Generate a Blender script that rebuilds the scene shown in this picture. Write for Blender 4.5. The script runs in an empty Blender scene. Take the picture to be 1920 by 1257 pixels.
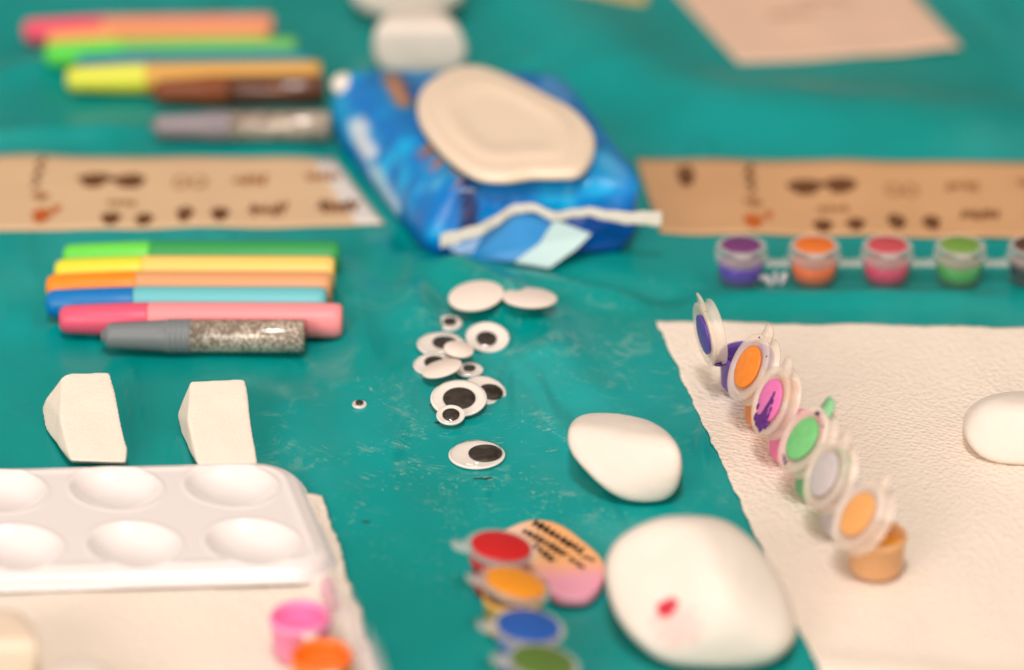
import bpy, bmesh, math, random
from math import sin, cos, pi, radians, sqrt, exp, atan2
from mathutils import Vector, Matrix, noise
random.seed(7)
scene = bpy.context.scene
COL = scene.collection

# ------------------------------------------------------------------ camera
F = 7200.0; PITCH = radians(27); D = 1.485
CAM = Vector((0, -D*cos(PITCH), D*sin(PITCH)))
FW = Vector((0, cos(PITCH), -sin(PITCH))); UP = Vector((0, sin(PITCH), cos(PITCH)))
def at(px, py, z=0.0):
    """table point (z metres above the cloth) seen at a given spot of the photo"""
    d = FW + Vector((1, 0, 0))*((px-960)/F) - UP*((py-628.5)/F)
    return CAM + d*((z-CAM.z)/d.z)
cd = bpy.data.cameras.new('camera'); cam = bpy.data.objects.new('camera', cd); COL.objects.link(cam)
cam.location = CAM; cam.rotation_euler = (pi/2-PITCH, 0, 0)
cd.sensor_width = 36; cd.lens = F/1920*36; cd.clip_start = .05; cd.clip_end = 50
cd.dof.use_dof = True
cd.dof.focus_distance = (at(900, 800, .004)-CAM).dot(FW); cd.dof.aperture_fstop = 3.45
scene.camera = cam

# ------------------------------------------------------------------ colour and materials
def lin(c):
    return tuple((v/255/12.92 if v/255 <= .04045 else ((v/255+.055)/1.055)**2.4) for v in c)
def mat(name, col=(200,200,200), rough=.5, spec=.5, metal=0, bump=None, sss=0, coat=0, alpha=1.0,
        vary=0.0, vscale=40, attr=False, sheen=0, sssr=.004):
    m = bpy.data.materials.new(name); m.use_nodes = True
    nt = m.node_tree; N = nt.nodes; L = nt.links
    b = N['Principled BSDF']; out = N['Material Output']
    c = lin(col)
    b.inputs['Base Color'].default_value = (*c, 1)
    b.inputs['Roughness'].default_value = rough
    b.inputs['Specular IOR Level'].default_value = spec
    b.inputs['Metallic'].default_value = metal
    b.inputs['Coat Weight'].default_value = coat; b.inputs['Coat Roughness'].default_value = .08
    if sss:
        b.inputs['Subsurface Weight'].default_value = sss
        b.inputs['Subsurface Radius'].default_value = (1, .6, .4)
        b.inputs['Subsurface Scale'].default_value = sssr
    if sheen: b.inputs['Sheen Weight'].default_value = sheen
    tc = N.new('ShaderNodeTexCoord')
    src = None
    if attr:
        a = N.new('ShaderNodeVertexColor'); a.layer_name = 'Col'; src = a.outputs['Color']
    if vary:
        n = N.new('ShaderNodeTexNoise'); n.inputs['Scale'].default_value = vscale; n.inputs['Detail'].default_value = 5
        L.new(tc.outputs['Object'], n.inputs['Vector'])
        mr = N.new('ShaderNodeMapRange'); mr.inputs[1].default_value = .25; mr.inputs[2].default_value = .75
        mr.inputs[3].default_value = 1-vary; mr.inputs[4].default_value = 1+vary*.4
        L.new(n.outputs['Fac'], mr.inputs[0])
        mx = N.new('ShaderNodeVectorMath'); mx.operation = 'SCALE'
        if src: L.new(src, mx.inputs[0])
        else: mx.inputs[0].default_value = c
        L.new(mr.outputs[0], mx.inputs['Scale']); src = mx.outputs[0]
    if src: L.new(src, b.inputs['Base Color'])
    if bump:
        sc, st, dist = bump
        n = N.new('ShaderNodeTexNoise'); n.inputs['Scale'].default_value = sc; n.inputs['Detail'].default_value = 6
        L.new(tc.outputs['Object'], n.inputs['Vector'])
        bp = N.new('ShaderNodeBump'); bp.inputs['Strength'].default_value = st; bp.inputs['Distance'].default_value = dist
        L.new(n.outputs['Fac'], bp.inputs['Height']); L.new(bp.outputs['Normal'], b.inputs['Normal'])
    if alpha < 1:
        t = N.new('ShaderNodeBsdfTransparent'); mix = N.new('ShaderNodeMixShader')
        mix.inputs[0].default_value = alpha
        L.new(t.outputs[0], mix.inputs[1]); L.new(b.outputs[0], mix.inputs[2]); L.new(mix.outputs[0], out.inputs[0])
    return m
def clear_mat(name, tint=(250,248,245), rough=.06, boost=1.0):
    m = bpy.data.materials.new(name); m.use_nodes = True
    nt = m.node_tree; N = nt.nodes; L = nt.links
    N.remove(N['Principled BSDF'])
    t = N.new('ShaderNodeBsdfTransparent'); t.inputs[0].default_value = (*lin(tint), 1)
    g = N.new('ShaderNodeBsdfGlossy'); g.inputs['Roughness'].default_value = rough
    fr = N.new('ShaderNodeFresnel'); fr.inputs[0].default_value = 1.45
    mu = N.new('ShaderNodeMath'); mu.operation = 'MULTIPLY'; mu.inputs[1].default_value = boost
    ge = N.new('ShaderNodeNewGeometry'); iv = N.new('ShaderNodeMath'); iv.operation = 'SUBTRACT'; iv.inputs[0].default_value = 1
    L.new(ge.outputs['Backfacing'], iv.inputs[1]); m2_ = N.new('ShaderNodeMath'); m2_.operation = 'MULTIPLY'
    L.new(fr.outputs[0], m2_.inputs[0]); L.new(iv.outputs[0], m2_.inputs[1])
    L.new(m2_.outputs[0], mu.inputs[0])
    mix = N.new('ShaderNodeMixShader'); L.new(mu.outputs[0], mix.inputs[0])
    L.new(t.outputs[0], mix.inputs[1]); L.new(g.outputs[0], mix.inputs[2])
    L.new(mix.outputs[0], N['Material Output'].inputs[0])
    return m
_pm = {}
def plastic(col, rough=.35, alpha=1.0, sss=.0):
    k = (tuple(col), rough, alpha, sss)
    if k not in _pm: _pm[k] = mat('plastic', col, rough, .4, alpha=alpha, sss=sss)
    return _pm[k]

# ------------------------------------------------------------------ object helpers
def link(name, me, m=None, parent=None, smooth=True):
    o = bpy.data.objects.new(name, me); COL.objects.link(o)
    if m:
        if isinstance(m, (list, tuple)):
            for k in m: me.materials.append(k)
        else: me.materials.append(m)
    if smooth:
        for p in me.polygons: p.use_smooth = True
    if parent: o.parent = parent
    return o
def tag(o, label=None, cat=None, group=None, kind=None):
    if label: o['label'] = label
    if cat: o['category'] = cat
    if group: o['group'] = group
    if kind: o['kind'] = kind
    return o
def root(name, loc, rot=(0,0,0)):
    o = bpy.data.objects.new(name, None); COL.objects.link(o)
    o.empty_display_size = .01; o.location = loc; o.rotation_euler = rot
    return o
def finish(bm, name, m, parent=None, smooth=True):
    bmesh.ops.recalc_face_normals(bm, faces=bm.faces)
    me = bpy.data.meshes.new(name); bm.to_mesh(me); bm.free()
    return link(name, me, m, parent, smooth)
def lathe_bm(profile, seg=48, axis='z', mtx=None, bm=None):
    """profile: list of (r, h); r==0 closes"""
    bm = bm or bmesh.new(); rings = []
    for r, h in profile:
        if r <= 1e-9:
            p = Vector((0, 0, h)); p = Vector((p.z, 0, 0)) if axis == 'x' else p
            rings.append([bm.verts.new(mtx @ p if mtx else p)])
        else:
            ring = []
            for i in range(seg):
                a = 2*pi*i/seg
                p = Vector((r*cos(a), r*sin(a), h)) if axis == 'z' else Vector((h, r*cos(a), r*sin(a)))
                ring.append(bm.verts.new(mtx @ p if mtx else p))
            rings.append(ring)
    for A, B in zip(rings, rings[1:]):
        for i in range(seg):
            j = (i+1) % seg
            if len(A) == 1 and len(B) == 1: break
            if len(A) == 1: bm.faces.new((A[0], B[i], B[j]))
            elif len(B) == 1: bm.faces.new((A[i], B[0], A[j]))
            else: bm.faces.new((A[i], B[i], B[j], A[j]))
    return bm
def lathe(name, profile, m, parent, seg=48, axis='z'):
    return finish(lathe_bm(profile, seg, axis), name, m, parent)
def setcol(o, fn, world=True):
    me = o.data
    ca = me.color_attributes.new('Col', 'FLOAT_COLOR', 'POINT')
    M = o.matrix_world if world else Matrix()
    for i, v in enumerate(me.vertices):
        ca.data[i].color = (*lin(fn(v.co)), 1)
def smst(e0, e1, x):
    t = min(1, max(0, (x-e0)/(e1-e0))); return t*t*(3-2*t)
def mixc(a, b, t): return tuple(a[i]*(1-t)+b[i]*t for i in range(3))
def seg_d(p, a, b):
    ab = b-a; t = max(0, min(1, (p-a).dot(ab)/ab.dot(ab))); return (p-(a+ab*t)).length, t

# ------------------------------------------------------------------ cloth relief
FOLDS = []   # (a, b, width, height)
def fold(p, q, w, h):
    a = at(*p); b = at(*q); FOLDS.append((Vector((a.x, a.y)), Vector((b.x, b.y)), w, h))
fold((738,440), (800,640), .009, .0022); fold((760,430), (735,560), .006, -.0018)
fold((800,490), (1010,600), .010, .0030); fold((850,500), (1230,575), .008, .0018)
fold((700,420), (700,950), .012, .0010); fold((1010,505), (1300,560), .007, -.0015)
fold((900,520), (1100,700), .012, .0012)
fold((238,665), (262,820), .0022, .0009); fold((262,820), (255,890), .002, .0006)
fold((-100,262), (300,238), .006, .0016); fold((150,240), (230,275), .006, .0004)
fold((0,150), (260,60), .012, .002); fold((900,-80), (1250,200), .03, .003)
fold((1150,180), (2000,240), .03, .0025); fold((1280,560), (1900,560), .008, .0014)
fold((540,700), (640,1000), .012, .0010); fold((1000,640), (1130,760), .010, .0010)
fold((640,480), (690,700), .006, .0012)
def H(x, y):
    p = Vector((x, y)); h = 0
    for a, b, w, hh in FOLDS:
        d, t = seg_d(p, a, b)
        if d < 4*w: h += 2.7*hh*exp(-(d/w)**2)*min(1, 4*min(t, 1-t)+.15)
    n = noise.noise(Vector((x*40+y*6, y*9, 2)))*.0008 + noise.noise(Vector((x*14, y*14, 0)))*.0006 + noise.noise(Vector((x*45+5, y*30, 3)))*.00022
    return h + n - .0008
def axis_list(lo, hi, flo, fhi, fine, coarse):
    v = []; x = lo
    while x < hi:
        v.append(x); x += fine if flo <= x < fhi else coarse
    v.append(hi); return v
xs = axis_list(-.62, .62, -.27, .27, .0024, .02)
ys = axis_list(-.6, 1.0, -.24, .42, .003, .02)
bm = bmesh.new()
g = [[bm.verts.new((x, y, H(x, y))) for x in xs] for y in ys]
for j in range(len(ys)-1):
    for i in range(len(xs)-1):
        bm.faces.new((g[j][i], g[j][i+1], g[j+1][i+1], g[j+1][i]))
# cloth material: teal plastic film with scuffs and dried glue
m = bpy.data.materials.new('teal_plastic_film'); m.use_nodes = True
nt = m.node_tree; N = nt.nodes; L = nt.links; B = N['Principled BSDF']
def nd(t, **k):
    n = N.new(t)
    for a, b in k.items(): setattr(n, a, b)
    return n
tc = nd('ShaderNodeTexCoord')
def noise_n(scale, detail=5, vec=None, rough=.6, dist=0):
    n = nd('ShaderNodeTexNoise'); n.inputs['Scale'].default_value = scale; n.inputs['Detail'].default_value = detail
    n.inputs['Roughness'].default_value = rough; n.inputs['Distortion'].default_value = dist
    L.new(vec if vec else tc.outputs['Object'], n.inputs['Vector']); return n.outputs['Fac']
def mapr(v, a, b, c=0, d=1):
    n = nd('ShaderNodeMapRange'); n.interpolation_type = 'SMOOTHSTEP'
    for i, q in enumerate((a, b, c, d)): n.inputs[i+1].default_value = q
    L.new(v, n.inputs[0]); return n.outputs[0]
def math_n(op, a, b=None):
    n = nd('ShaderNodeMath', operation=op)
    for i, q in enumerate((a, b)):
        if q is None: continue
        if isinstance(q, (int, float)): n.inputs[i].default_value = q
        else: L.new(q, n.inputs[i])
    return n.outputs[0]
def region(px, py, rad, soft):
    c = at(px, py)
    s = nd('ShaderNodeVectorMath', operation='DISTANCE'); L.new(tc.outputs['Object'], s.inputs[0]); s.inputs[1].default_value = (c.x, c.y, 0)
    return mapr(s.outputs['Value'], rad-soft, rad+soft, 1, 0)
def polar(px, py, fr, fa):
    c = at(px, py)
    s = nd('ShaderNodeVectorMath', operation='SUBTRACT'); L.new(tc.outputs['Object'], s.inputs[0]); s.inputs[1].default_value = (c.x, c.y, 0)
    sp = nd('ShaderNodeSeparateXYZ'); L.new(s.outputs[0], sp.inputs[0])
    ang = math_n('ARCTAN2', sp.outputs[1], sp.outputs[0])
    ln = nd('ShaderNodeVectorMath', operation='LENGTH'); L.new(s.outputs[0], ln.inputs[0])
    cb = nd('ShaderNodeCombineXYZ'); L.new(math_n('MULTIPLY', ln.outputs['Value'], fr), cb.inputs[0]); L.new(math_n('MULTIPLY', ang, fa), cb.inputs[1])
    return cb.outputs[0]
streak = mapr(noise_n(1.0, 4, polar(905, 700, 900, 5), .7, .6), .55, .70)
streak2 = mapr(noise_n(1.0, 4, polar(1250, 560, 700, 9), .7, .8), .57, .72)
fine = mapr(noise_n(420, 4, None, .75), .56, .72)
cloud = mapr(noise_n(30, 3, None, .6), .44, .66)
cloud2 = mapr(noise_n(65, 4, None, .65, 1.0), .50, .70)
r1 = region(870, 840, .048, .035); r2 = region(1090, 640, .045, .035); r3 = region(900, 930, .055, .04); r4 = region(960,760,.10,.05)
w1 = math_n('MULTIPLY', math_n('MULTIPLY', streak, r1), cloud2)
w2 = math_n('MULTIPLY', math_n('MULTIPLY', fine, math_n('MAXIMUM', r1, r3)), cloud)
w3 = math_n('MULTIPLY', math_n('MULTIPLY', streak2, r2), .35)
w4 = math_n('MULTIPLY', math_n('MULTIPLY', cloud2, cloud), math_n('MULTIPLY', r4, .22))
wt = math_n('MINIMUM', math_n('ADD', math_n('ADD', math_n('MULTIPLY', w1, 1.5), math_n('MULTIPLY', w2, .8)), math_n('ADD', w3, w4)), .9)
rest = math_n('MULTIPLY', mapr(noise_n(9, 4), .45, .75), .05)
wt = math_n('MAXIMUM', wt, rest)
mx = nd('ShaderNodeMix', data_type='RGBA'); L.new(wt, mx.inputs[0])
tn = nd('ShaderNodeMix', data_type='RGBA'); L.new(mapr(noise_n(6, 3), .3, .7), tn.inputs[0])
tn.inputs[6].default_value = (*lin((0, 137, 131)), 1); tn.inputs[7].default_value = (*lin((0, 156, 155)), 1)
L.new(tn.outputs[2], mx.inputs[6]); mx.inputs[7].default_value = (*lin((190, 212, 196)), 1)
L.new(mx.outputs[2], B.inputs['Base Color'])
rr = math_n('ADD', mapr(noise_n(16, 4), .3, .7, .16, .28), math_n('MULTIPLY', wt, .3)); L.new(rr, B.inputs['Roughness'])
B.inputs['Specular IOR Level'].default_value = .24
bp = nd('ShaderNodeBump'); bp.inputs['Strength'].default_value = .6; bp.inputs['Distance'].default_value = .0009
def creases(rot, sy, sc, th):
    mpp = nd('ShaderNodeMapping'); mpp.inputs['Rotation'].default_value = (0, 0, rot); mpp.inputs['Scale'].default_value = (1, sy, 1); L.new(tc.outputs['Object'], mpp.inputs[0])
    return mapr(math_n('ABSOLUTE', math_n('SUBTRACT', noise_n(sc, 2, mpp.outputs[0], .5, .4), .5)), 0, th, 1, 0)
cz = math_n('MULTIPLY', math_n('ADD', creases(.25, .22, 17, .05), creases(-.9, .3, 13, .035)), mapr(noise_n(7, 2), .42, .6))
L.new(math_n('ADD', math_n('ADD', math_n('MULTIPLY', noise_n(60, 6), .8), math_n('MULTIPLY', w1, .5)), math_n('MULTIPLY', cz, 2.0)), bp.inputs['Height']); L.new(bp.outputs[0], B.inputs['Normal'])
cloth = finish(bm, 'tablecloth', m)
tag(cloth, 'teal green plastic tablecloth with soft folds and pale scuff marks', None, None, 'structure')

# ------------------------------------------------------------------ paper sheets
def sheet(name, corners, nx, ny, zoff, m, thick=.0004, wob=0.0, relief=None, parent=None, seed=0):
    """corners: BL, BR, TR, TL world xy of a limp sheet lying on the cloth; wob = edge raggedness in metres"""
    bl, br, tr, tl = [Vector((c.x, c.y)) for c in corners]
    bm = bmesh.new(); top = []; bot = []
    for j in range(ny+1):
        rt, rb = [], []
        for i in range(nx+1):
            u, v = i/nx, j/ny
            p = (bl*(1-u)+br*u)*(1-v)+(tl*(1-u)+tr*u)*v
            if wob:
                e = min(u, 1-u, v, 1-v)
                k = wob*max(0, 1-e*12)
                p = p+Vector((noise.noise(Vector((p.x*90, p.y*90, seed)))+.6*noise.noise(Vector((p.x*260, p.y*260, seed))),
                              noise.noise(Vector((p.x*90, p.y*90, seed+9)))+.6*noise.noise(Vector((p.x*260, p.y*260, seed+5)))))*k
            z = H(p.x, p.y)+zoff+(relief(p.x, p.y, u, v) if relief else 0)
            rt.append(bm.verts.new((p.x, p.y, z))); rb.append(bm.verts.new((p.x, p.y, z-thick)))
        top.append(rt); bot.append(rb)
    for j in range(ny):
        for i in range(nx):
            bm.faces.new((top[j][i], top[j][i+1], top[j+1][i+1], top[j+1][i]))
            bm.faces.new((bot[j][i], bot[j+1][i], bot[j+1][i+1], bot[j][i+1]))
    for i in range(nx):
        bm.faces.new((bot[0][i], bot[0][i+1], top[0][i+1], top[0][i])); bm.faces.new((top[ny][i], top[ny][i+1], bot[ny][i+1], bot[ny][i]))
    for j in range(ny):
        bm.faces.new((top[j][0], top[j+1][0], bot[j+1][0], bot[j][0])); bm.faces.new((bot[j][nx], bot[j+1][nx], top[j+1][nx], top[j][nx]))
    return finish(bm, name, m, parent)

# embossed kitchen paper
tw = mat('embossed_paper_towel', (244,228,212), .5, .4, sss=.0)
nt = tw.node_tree; N = nt.nodes; L = nt.links; B = N['Principled BSDF']
tcn = N.new('ShaderNodeTexCoord'); mp = N.new('ShaderNodeMapping'); mp.inputs['Scale'].default_value = (1, 1.1, 1); mp.inputs['Rotation'].default_value = (0, 0, .5)
L.new(tcn.outputs['Object'], mp.inputs[0])
vo = N.new('ShaderNodeTexVoronoi'); vo.feature = 'SMOOTH_F1'; vo.inputs['Scale'].default_value = 430; vo.inputs['Randomness'].default_value = .55; L.new(mp.outputs[0], vo.inputs[0])
n2 = N.new('ShaderNodeTexNoise'); n2.inputs['Scale'].default_value = 1800; L.new(tcn.outputs['Object'], n2.inputs[0])
n3 = N.new('ShaderNodeTexNoise'); n3.inputs['Scale'].default_value = 60; n3.inputs['Detail'].default_value = 4; L.new(tcn.outputs['Object'], n3.inputs[0])
ad = N.new('ShaderNodeMath'); ad.operation = 'MULTIPLY_ADD'; L.new(n2.outputs['Fac'], ad.inputs[0]); ad.inputs[1].default_value = .25; L.new(vo.outputs['Distance'], ad.inputs[2])
ad2 = N.new('ShaderNodeMath'); ad2.operation = 'MULTIPLY_ADD'; L.new(n3.outputs['Fac'], ad2.inputs[0]); ad2.inputs[1].default_value = .12; L.new(ad.outputs[0], ad2.inputs[2])
bp = N.new('ShaderNodeBump'); bp.inputs['Strength'].default_value = .55; bp.inputs['Distance'].default_value = .0018
L.new(ad2.outputs[0], bp.inputs['Height']); L.new(bp.outputs[0], B.inputs['Normal'])

def towel_relief(x, y, u, v):
    return .0004*(1+noise.noise(Vector((x*22, y*16, 4)))) + .0004*max(0, noise.noise(Vector((x*50, y*34, 1)))) \
        + .0016*exp(-((v-.16+.25*u*.4)/.03)**2)
t1 = sheet('paper_towel', (at(1600,1400), at(2300,1380), at(2150,618), at(1230,603)), 170, 170, .0006, tw, .0005, .0011, towel_relief, seed=3)
tag(t1, 'cream embossed paper towel under the diagonal row of open paint pots', 'paper towel', 'paper towels')
t1b = sheet('paper_towel', (at(-330,1420), at(752,1400), at(606,942), at(-260,955)), 170, 130, .0006, tw, .0005, .0012,
            lambda x, y, u, v: .0005*(1+noise.noise(Vector((x*24, y*18, 8))))+.0028*exp(-((u-.955)/.03)**2), seed=6)
tag(t1b, 'pale paper towel lying under the white paint palette', 'paper towel', 'paper towels')

# printed card strips
card = mat('printed_card', (220,184,146), .55, .4, vary=.08, vscale=25)
cardl = mat('plain_card', (226,190,166), .6, .35, vary=.08, vscale=20)
ink = mat('brown_print', (108,66,36), .6, .3)
inkl = mat('faint_print', (165,112,70), .6, .3)
inko = mat('orange_print', (190,95,35), .6, .3)
sheen_white = mat('painted_white_sheen', (225,214,205), .3, .5)
def stroke_bm(bm, pts, w, z, mi=0):
    vs = []
    for k, p in enumerate(pts):
        q = pts[min(k+1, len(pts)-1)]-pts[max(k-1, 0)]
        n = Vector((-q.y, q.x)).normalized()*w*.5*(.6+.8*random.random())
        vs.append((bm.verts.new((p.x+n.x, p.y+n.y, H(p.x, p.y)+z)), bm.verts.new((p.x-n.x, p.y-n.y, H(p.x, p.y)+z))))
    for A, C in zip(vs, vs[1:]):
        f = bm.faces.new((A[0], A[1], C[1], C[0])); f.material_index = mi
def print_marks(parent, x_off, z, marks, name='printed_drawings'):
    bm = bmesh.new()
    for (px, py, w, h, mi, kind) in marks:
        c = at(px+x_off, py); W = w/4.5/1000; Hh = h*1.35/4.5/.43/1000; c = Vector((c.x, c.y))
        if kind == 'scrib':
            pts = [c+Vector((W*(-.5+k/15), Hh*.42*sin(k*2.4+px)*(.5+.5*random.random()))) for k in range(16)]
            stroke_bm(bm, pts, .0018, z, mi)
        elif kind == 'eyes':
            for s in (-1, 1):
                cc = c+Vector((s*W*.27, 0))
                stroke_bm(bm, [cc+Vector((W*.2*cos(a), Hh*.42*sin(a))) for a in [k*pi/6 for k in range(13)]], .0014, z, mi)
        elif kind == 'blot':
            for r in (.2, .45):
                stroke_bm(bm, [c+Vector((W*r*cos(a)*(1+.3*sin(3*a)), Hh*r*sin(a))) for a in [k*pi/7 for k in range(15)]], min(W, Hh)*.45, z+.00002*r, mi)
        elif kind == 'vert':
            stroke_bm(bm, [c+Vector((W*.3*sin(k*1.9), Hh*(.5-k/9))) for k in range(10)], .0022, z, mi)
    o = finish(bm, name, [ink, inkl, inko], parent, False); return o
MARKS = [(72,325,22,42,0,'vert'), (76,368,26,18,1,'scrib'), (78,405,26,18,2,'blot'), (106,392,12,10,2,'blot'),
         (176,338,46,17,0,'blot'), (242,338,46,16,0,'blot'), (356,344,62,20,1,'eyes'), (468,338,58,22,1,'scrib'), (604,332,62,24,1,'scrib'),
         (226,380,52,14,1,'scrib'), (208,411,26,16,0,'blot'), (270,411,24,16,0,'blot'), (346,404,24,20,0,'blot'), (412,404,24,18,0,'blot'),
         (500,392,72,26,0,'scrib'), (505,394,60,18,1,'scrib'), (632,386,80,30,0,'scrib'), (640,392,60,20,1,'scrib')]
s1 = sheet('printed_card_strip', (at(-150,434), at(722,422), at(626,295), at(-120,291)), 90, 14, .0008, card, .0004)
tag(s1, 'tan printed card strip with a slanted end painted with whitish sheen, left of the blue wipes pack', 'card', 'printed card strips')
print_marks(s1, 0, .0011, MARKS)
bl, br, tr, tl = at(670,423), at(717,421.5), at(623,297), at(585,297)
sheet('painted_end_sheen', (bl, br, tr, tl), 8, 10, .00105, sheen_white, .0002, parent=s1)  # whitish sheen along the slanted end, painted as a thin pale sheet
s2 = sheet('printed_card_strip', (at(1238,436), at(2150,450), at(2120,311), at(1192,297)), 90, 14, .0008, mat('orange_card', (210,162,118), .55, .35, vary=.08, vscale=25), .0004)
tag(s2, 'tan printed card strip running off the right side behind the closed paint pots', 'card', 'printed card strips')
print_marks(s2, 1335, .0011, [(m_[0], m_[1]+12, *m_[2:]) for m_ in MARKS])
print_marks(s2, 0, .0011, [(1286,330,24,30,0,'blot')], 'printed_symbol')
s3 = sheet('paper_sheet', (at(1385,120), at(1802,94), at(1650,-75), at(1215,-70)), 40, 20, .0008, cardl, .0004,
           relief=lambda x, y, u, v: .0015*u*u)
tag(s3, 'blurred pinkish tan paper sheet at the top right of the table', 'paper')
print_marks(s3, 0, .0016, [(1560,0,150,10,1,'scrib'), (1480,30,90,10,1,'scrib')], 'printed_lines')
s4 = sheet('paper_scrap', (at(1035,4), at(1210,8), at(1230,-60), at(1050,-65)), 20, 10, .0010, mat('tan_card', (205,175,110), .6, .3), .0010)
tag(s4, 'small tan paper scrap cut off by the top edge behind the wipes pack', 'paper')

# ------------------------------------------------------------------ glue pens
glit = bpy.data.materials.new('glitter_gel'); glit.use_nodes = True
def glitter(name, base, fleck, dens=.55, scale=1500):
    m = mat(name, base, .3, .5); nt = m.node_tree; N = nt.nodes; L = nt.links; B = N['Principled BSDF']
    t = N.new('ShaderNodeTexCoord'); v = N.new('ShaderNodeTexVoronoi'); v.inputs['Scale'].default_value = scale; L.new(t.outputs['Object'], v.inputs[0])
    s = N.new('ShaderNodeSeparateColor'); L.new(v.outputs['Color'], s.inputs[0])
    n = N.new('ShaderNodeTexNoise'); n.inputs['Scale'].default_value = 120; L.new(t.outputs['Object'], n.inputs[0])
    mu = N.new('ShaderNodeMath'); mu.operation = 'MULTIPLY'; L.new(s.outputs[0], mu.inputs[0]); L.new(n.outputs['Fac'], mu.inputs[1])
    gt = N.new('ShaderNodeMath'); gt.operation = 'GREATER_THAN'; L.new(mu.outputs[0], gt.inputs[0]); gt.inputs[1].default_value = dens*.72
    mx = N.new('ShaderNodeMix'); mx.data_type = 'RGBA'; L.new(gt.outputs[0], mx.inputs[0]); mx.inputs[6].default_value = (*lin(base), 1); mx.inputs[7].default_value = (*lin(fleck), 1)
    L.new(mx.outputs[2], B.inputs['Base Color']); gm_ = N.new('ShaderNodeMath'); gm_.operation = 'MULTIPLY'; gm_.inputs[1].default_value = .25; L.new(gt.outputs[0], gm_.inputs[0]); L.new(gm_.outputs[0], B.inputs['Metallic'])
    nm = N.new('ShaderNodeBump'); nm.inputs['Strength'].default_value = .5; nm.inputs['Distance'].default_value = .0006
    L.new(s.outputs[1], nm.inputs['Height']); L.new(nm.outputs[0], B.inputs['Normal'])
    B.inputs['Coat Weight'].default_value = .6
    return m
bpy.data.materials.remove(glit)
g_silver = glitter('silver_glitter', (150,138,132), (255,248,240), .38, 1600)
g_brown = glitter('brown_glitter', (105,46,14), (160,84,36), .6)
R0 = .0068
def long_pen(capc, barc, x0, x1, y, label, group, capf=.315, yaw=0.0):
    Lp = x1-x0; cl = Lp*capf
    t = root('glue_pen', ((x0+x1)/2, y, 0), (0, 0, yaw)); tag(t, label, 'glue pen', group)
    off = -Lp/2; r = R0
    prof = [(0, off), (r*.42, off+.0002), (r*.66, off+.0010), (r*.78, off+.003), (r*.86, off+cl*.35), (r*.95, off+cl*.75), (r*.985, off+cl-.0006), (r*.97, off+cl), (0, off+cl)]
    pb = [(0, off+cl+.0001), (r*.985, off+cl+.0001), (r, off+cl+.0008), (r*1.0, off+Lp-.010), (r*.99, off+Lp-.003), (r*.93, off+Lp-.0008), (r*.8, off+Lp), (0, off+Lp)]
    Mx = Matrix.Translation((0, 0, r))
    finish(lathe_bm(prof, 40, 'x', Mx), 'cap', plastic(capc, .38), t)
    finish(lathe_bm(pb, 40, 'x', Mx), 'barrel', plastic(barc, .42), t)
    nz = [(0, off-.0006), (r*.25, off-.0005), (r*.3, off+.0004), (0, off+.0004)]
    return t
def short_pen(capc, gm, x0, x1, y, label, group, yaw=0.0, z=0.0):
    Lp = x1-x0; cl = Lp*.435; r = .0068; off = -Lp/2
    t = root('glitter_glue_pen', ((x0+x1)/2, y, z), (0, 0, yaw)); tag(t, label, 'glitter pen', group)
    prof = [(0, off), (r*.3, off), (r*.36, off+.0018), (r*.6, off+.002), (r*.72, off+.0035)]
    for k in range(9): prof.append((r*(.73+.02*k), off+.005+k*(cl-.014)/9))
    for k in range(4):
        a = off+cl-.009+k*.0021
        prof += [(r*.93, a), (r*.97, a+.0005), (r*.97, a+.0014), (r*.93, a+.0018)]
    prof += [(r*.98, off+cl-.0004), (r*.98, off+cl), (0, off+cl)]
    Mx = Matrix.Translation((0, 0, r))
    bmc = lathe_bm(prof, 60, 'x', Mx)
    for v in bmc.verts:      # fine lengthwise flutes on the cap
        if off+.004 < v.co.x < off+cl-.0095:
            a = atan2(v.co.z-r, v.co.y); k = 1-.035*(1+cos(20*a*1.5))/2
            v.co.y *= k; v.co.z = r+(v.co.z-r)*k
    finish(bmc, 'cap', plastic(capc, .4), t)
    pb = [(0, off+cl+.0001), (r*.93, off+cl+.0001), (r*.93, off+Lp-.0025), (r*.85, off+Lp-.0012), (0, off+Lp-.0012)]
    finish(lathe_bm(pb, 48, 'x', Mx), 'glitter_gel', gm, t)
    pc = [(r*.94, off+cl+.0002), (r*.99, off+cl+.0006), (r*.99, off+Lp-.0012), (r*.93, off+Lp-.0002), (r*.8, off+Lp), (0, off+Lp)]
    finish(lathe_bm(pc, 48, 'x', Mx), 'clear_tube', CLEARTUBE, t)
    return t
CLEARTUBE = clear_mat('clear_tube', (238,232,225), .12, 1.2)
SP = 2*R0+.0001
def xpx(px, py, z): return at(px, py, z).x
yb = at(376, 600, R0).y
gA = 'long glue pens lying in a row on the left'
rows = [((232,88,118), (250,148,152), 111, 642, 0, 'pink glue pen nearest the camera, silver glitter pen lying against it'),
        ((0,118,190), (108,192,200), 85, 612, 1, 'glue pen with blue cap and pale aqua barrel between the pink and orange ones'),
        ((255,140,30), (222,158,108), 86, 622, 2, 'glue pen with bright orange cap and tan barrel above the blue one'),
        ((225,220,60), (255,205,110), 101, 627, 3, 'glue pen with yellow cap and pale amber barrel in the middle-left row'),
        ((105,215,75), (50,155,80), 117, 637, 4, 'green glue pen with lighter cap, just below the left printed card strip')]
for cc, bc, a, b, k, lb in rows:
    y = yb+SP*k; yp = 600-28*k
    long_pen(cc, bc, xpx(a, yp, R0), xpx(b, yp, R0), y, lb, gA, yaw=-.010+.001*k)
y = at(380, 627, .0068).y
y = min(y, yb-SP)
short_pen((122,126,128), g_silver, xpx(190,627,.007), xpx(577,627,.007), y, 'silver glitter glue pen with ribbed grey cap in front of the pink pen', 'glitter glue pens', -.006)
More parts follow.
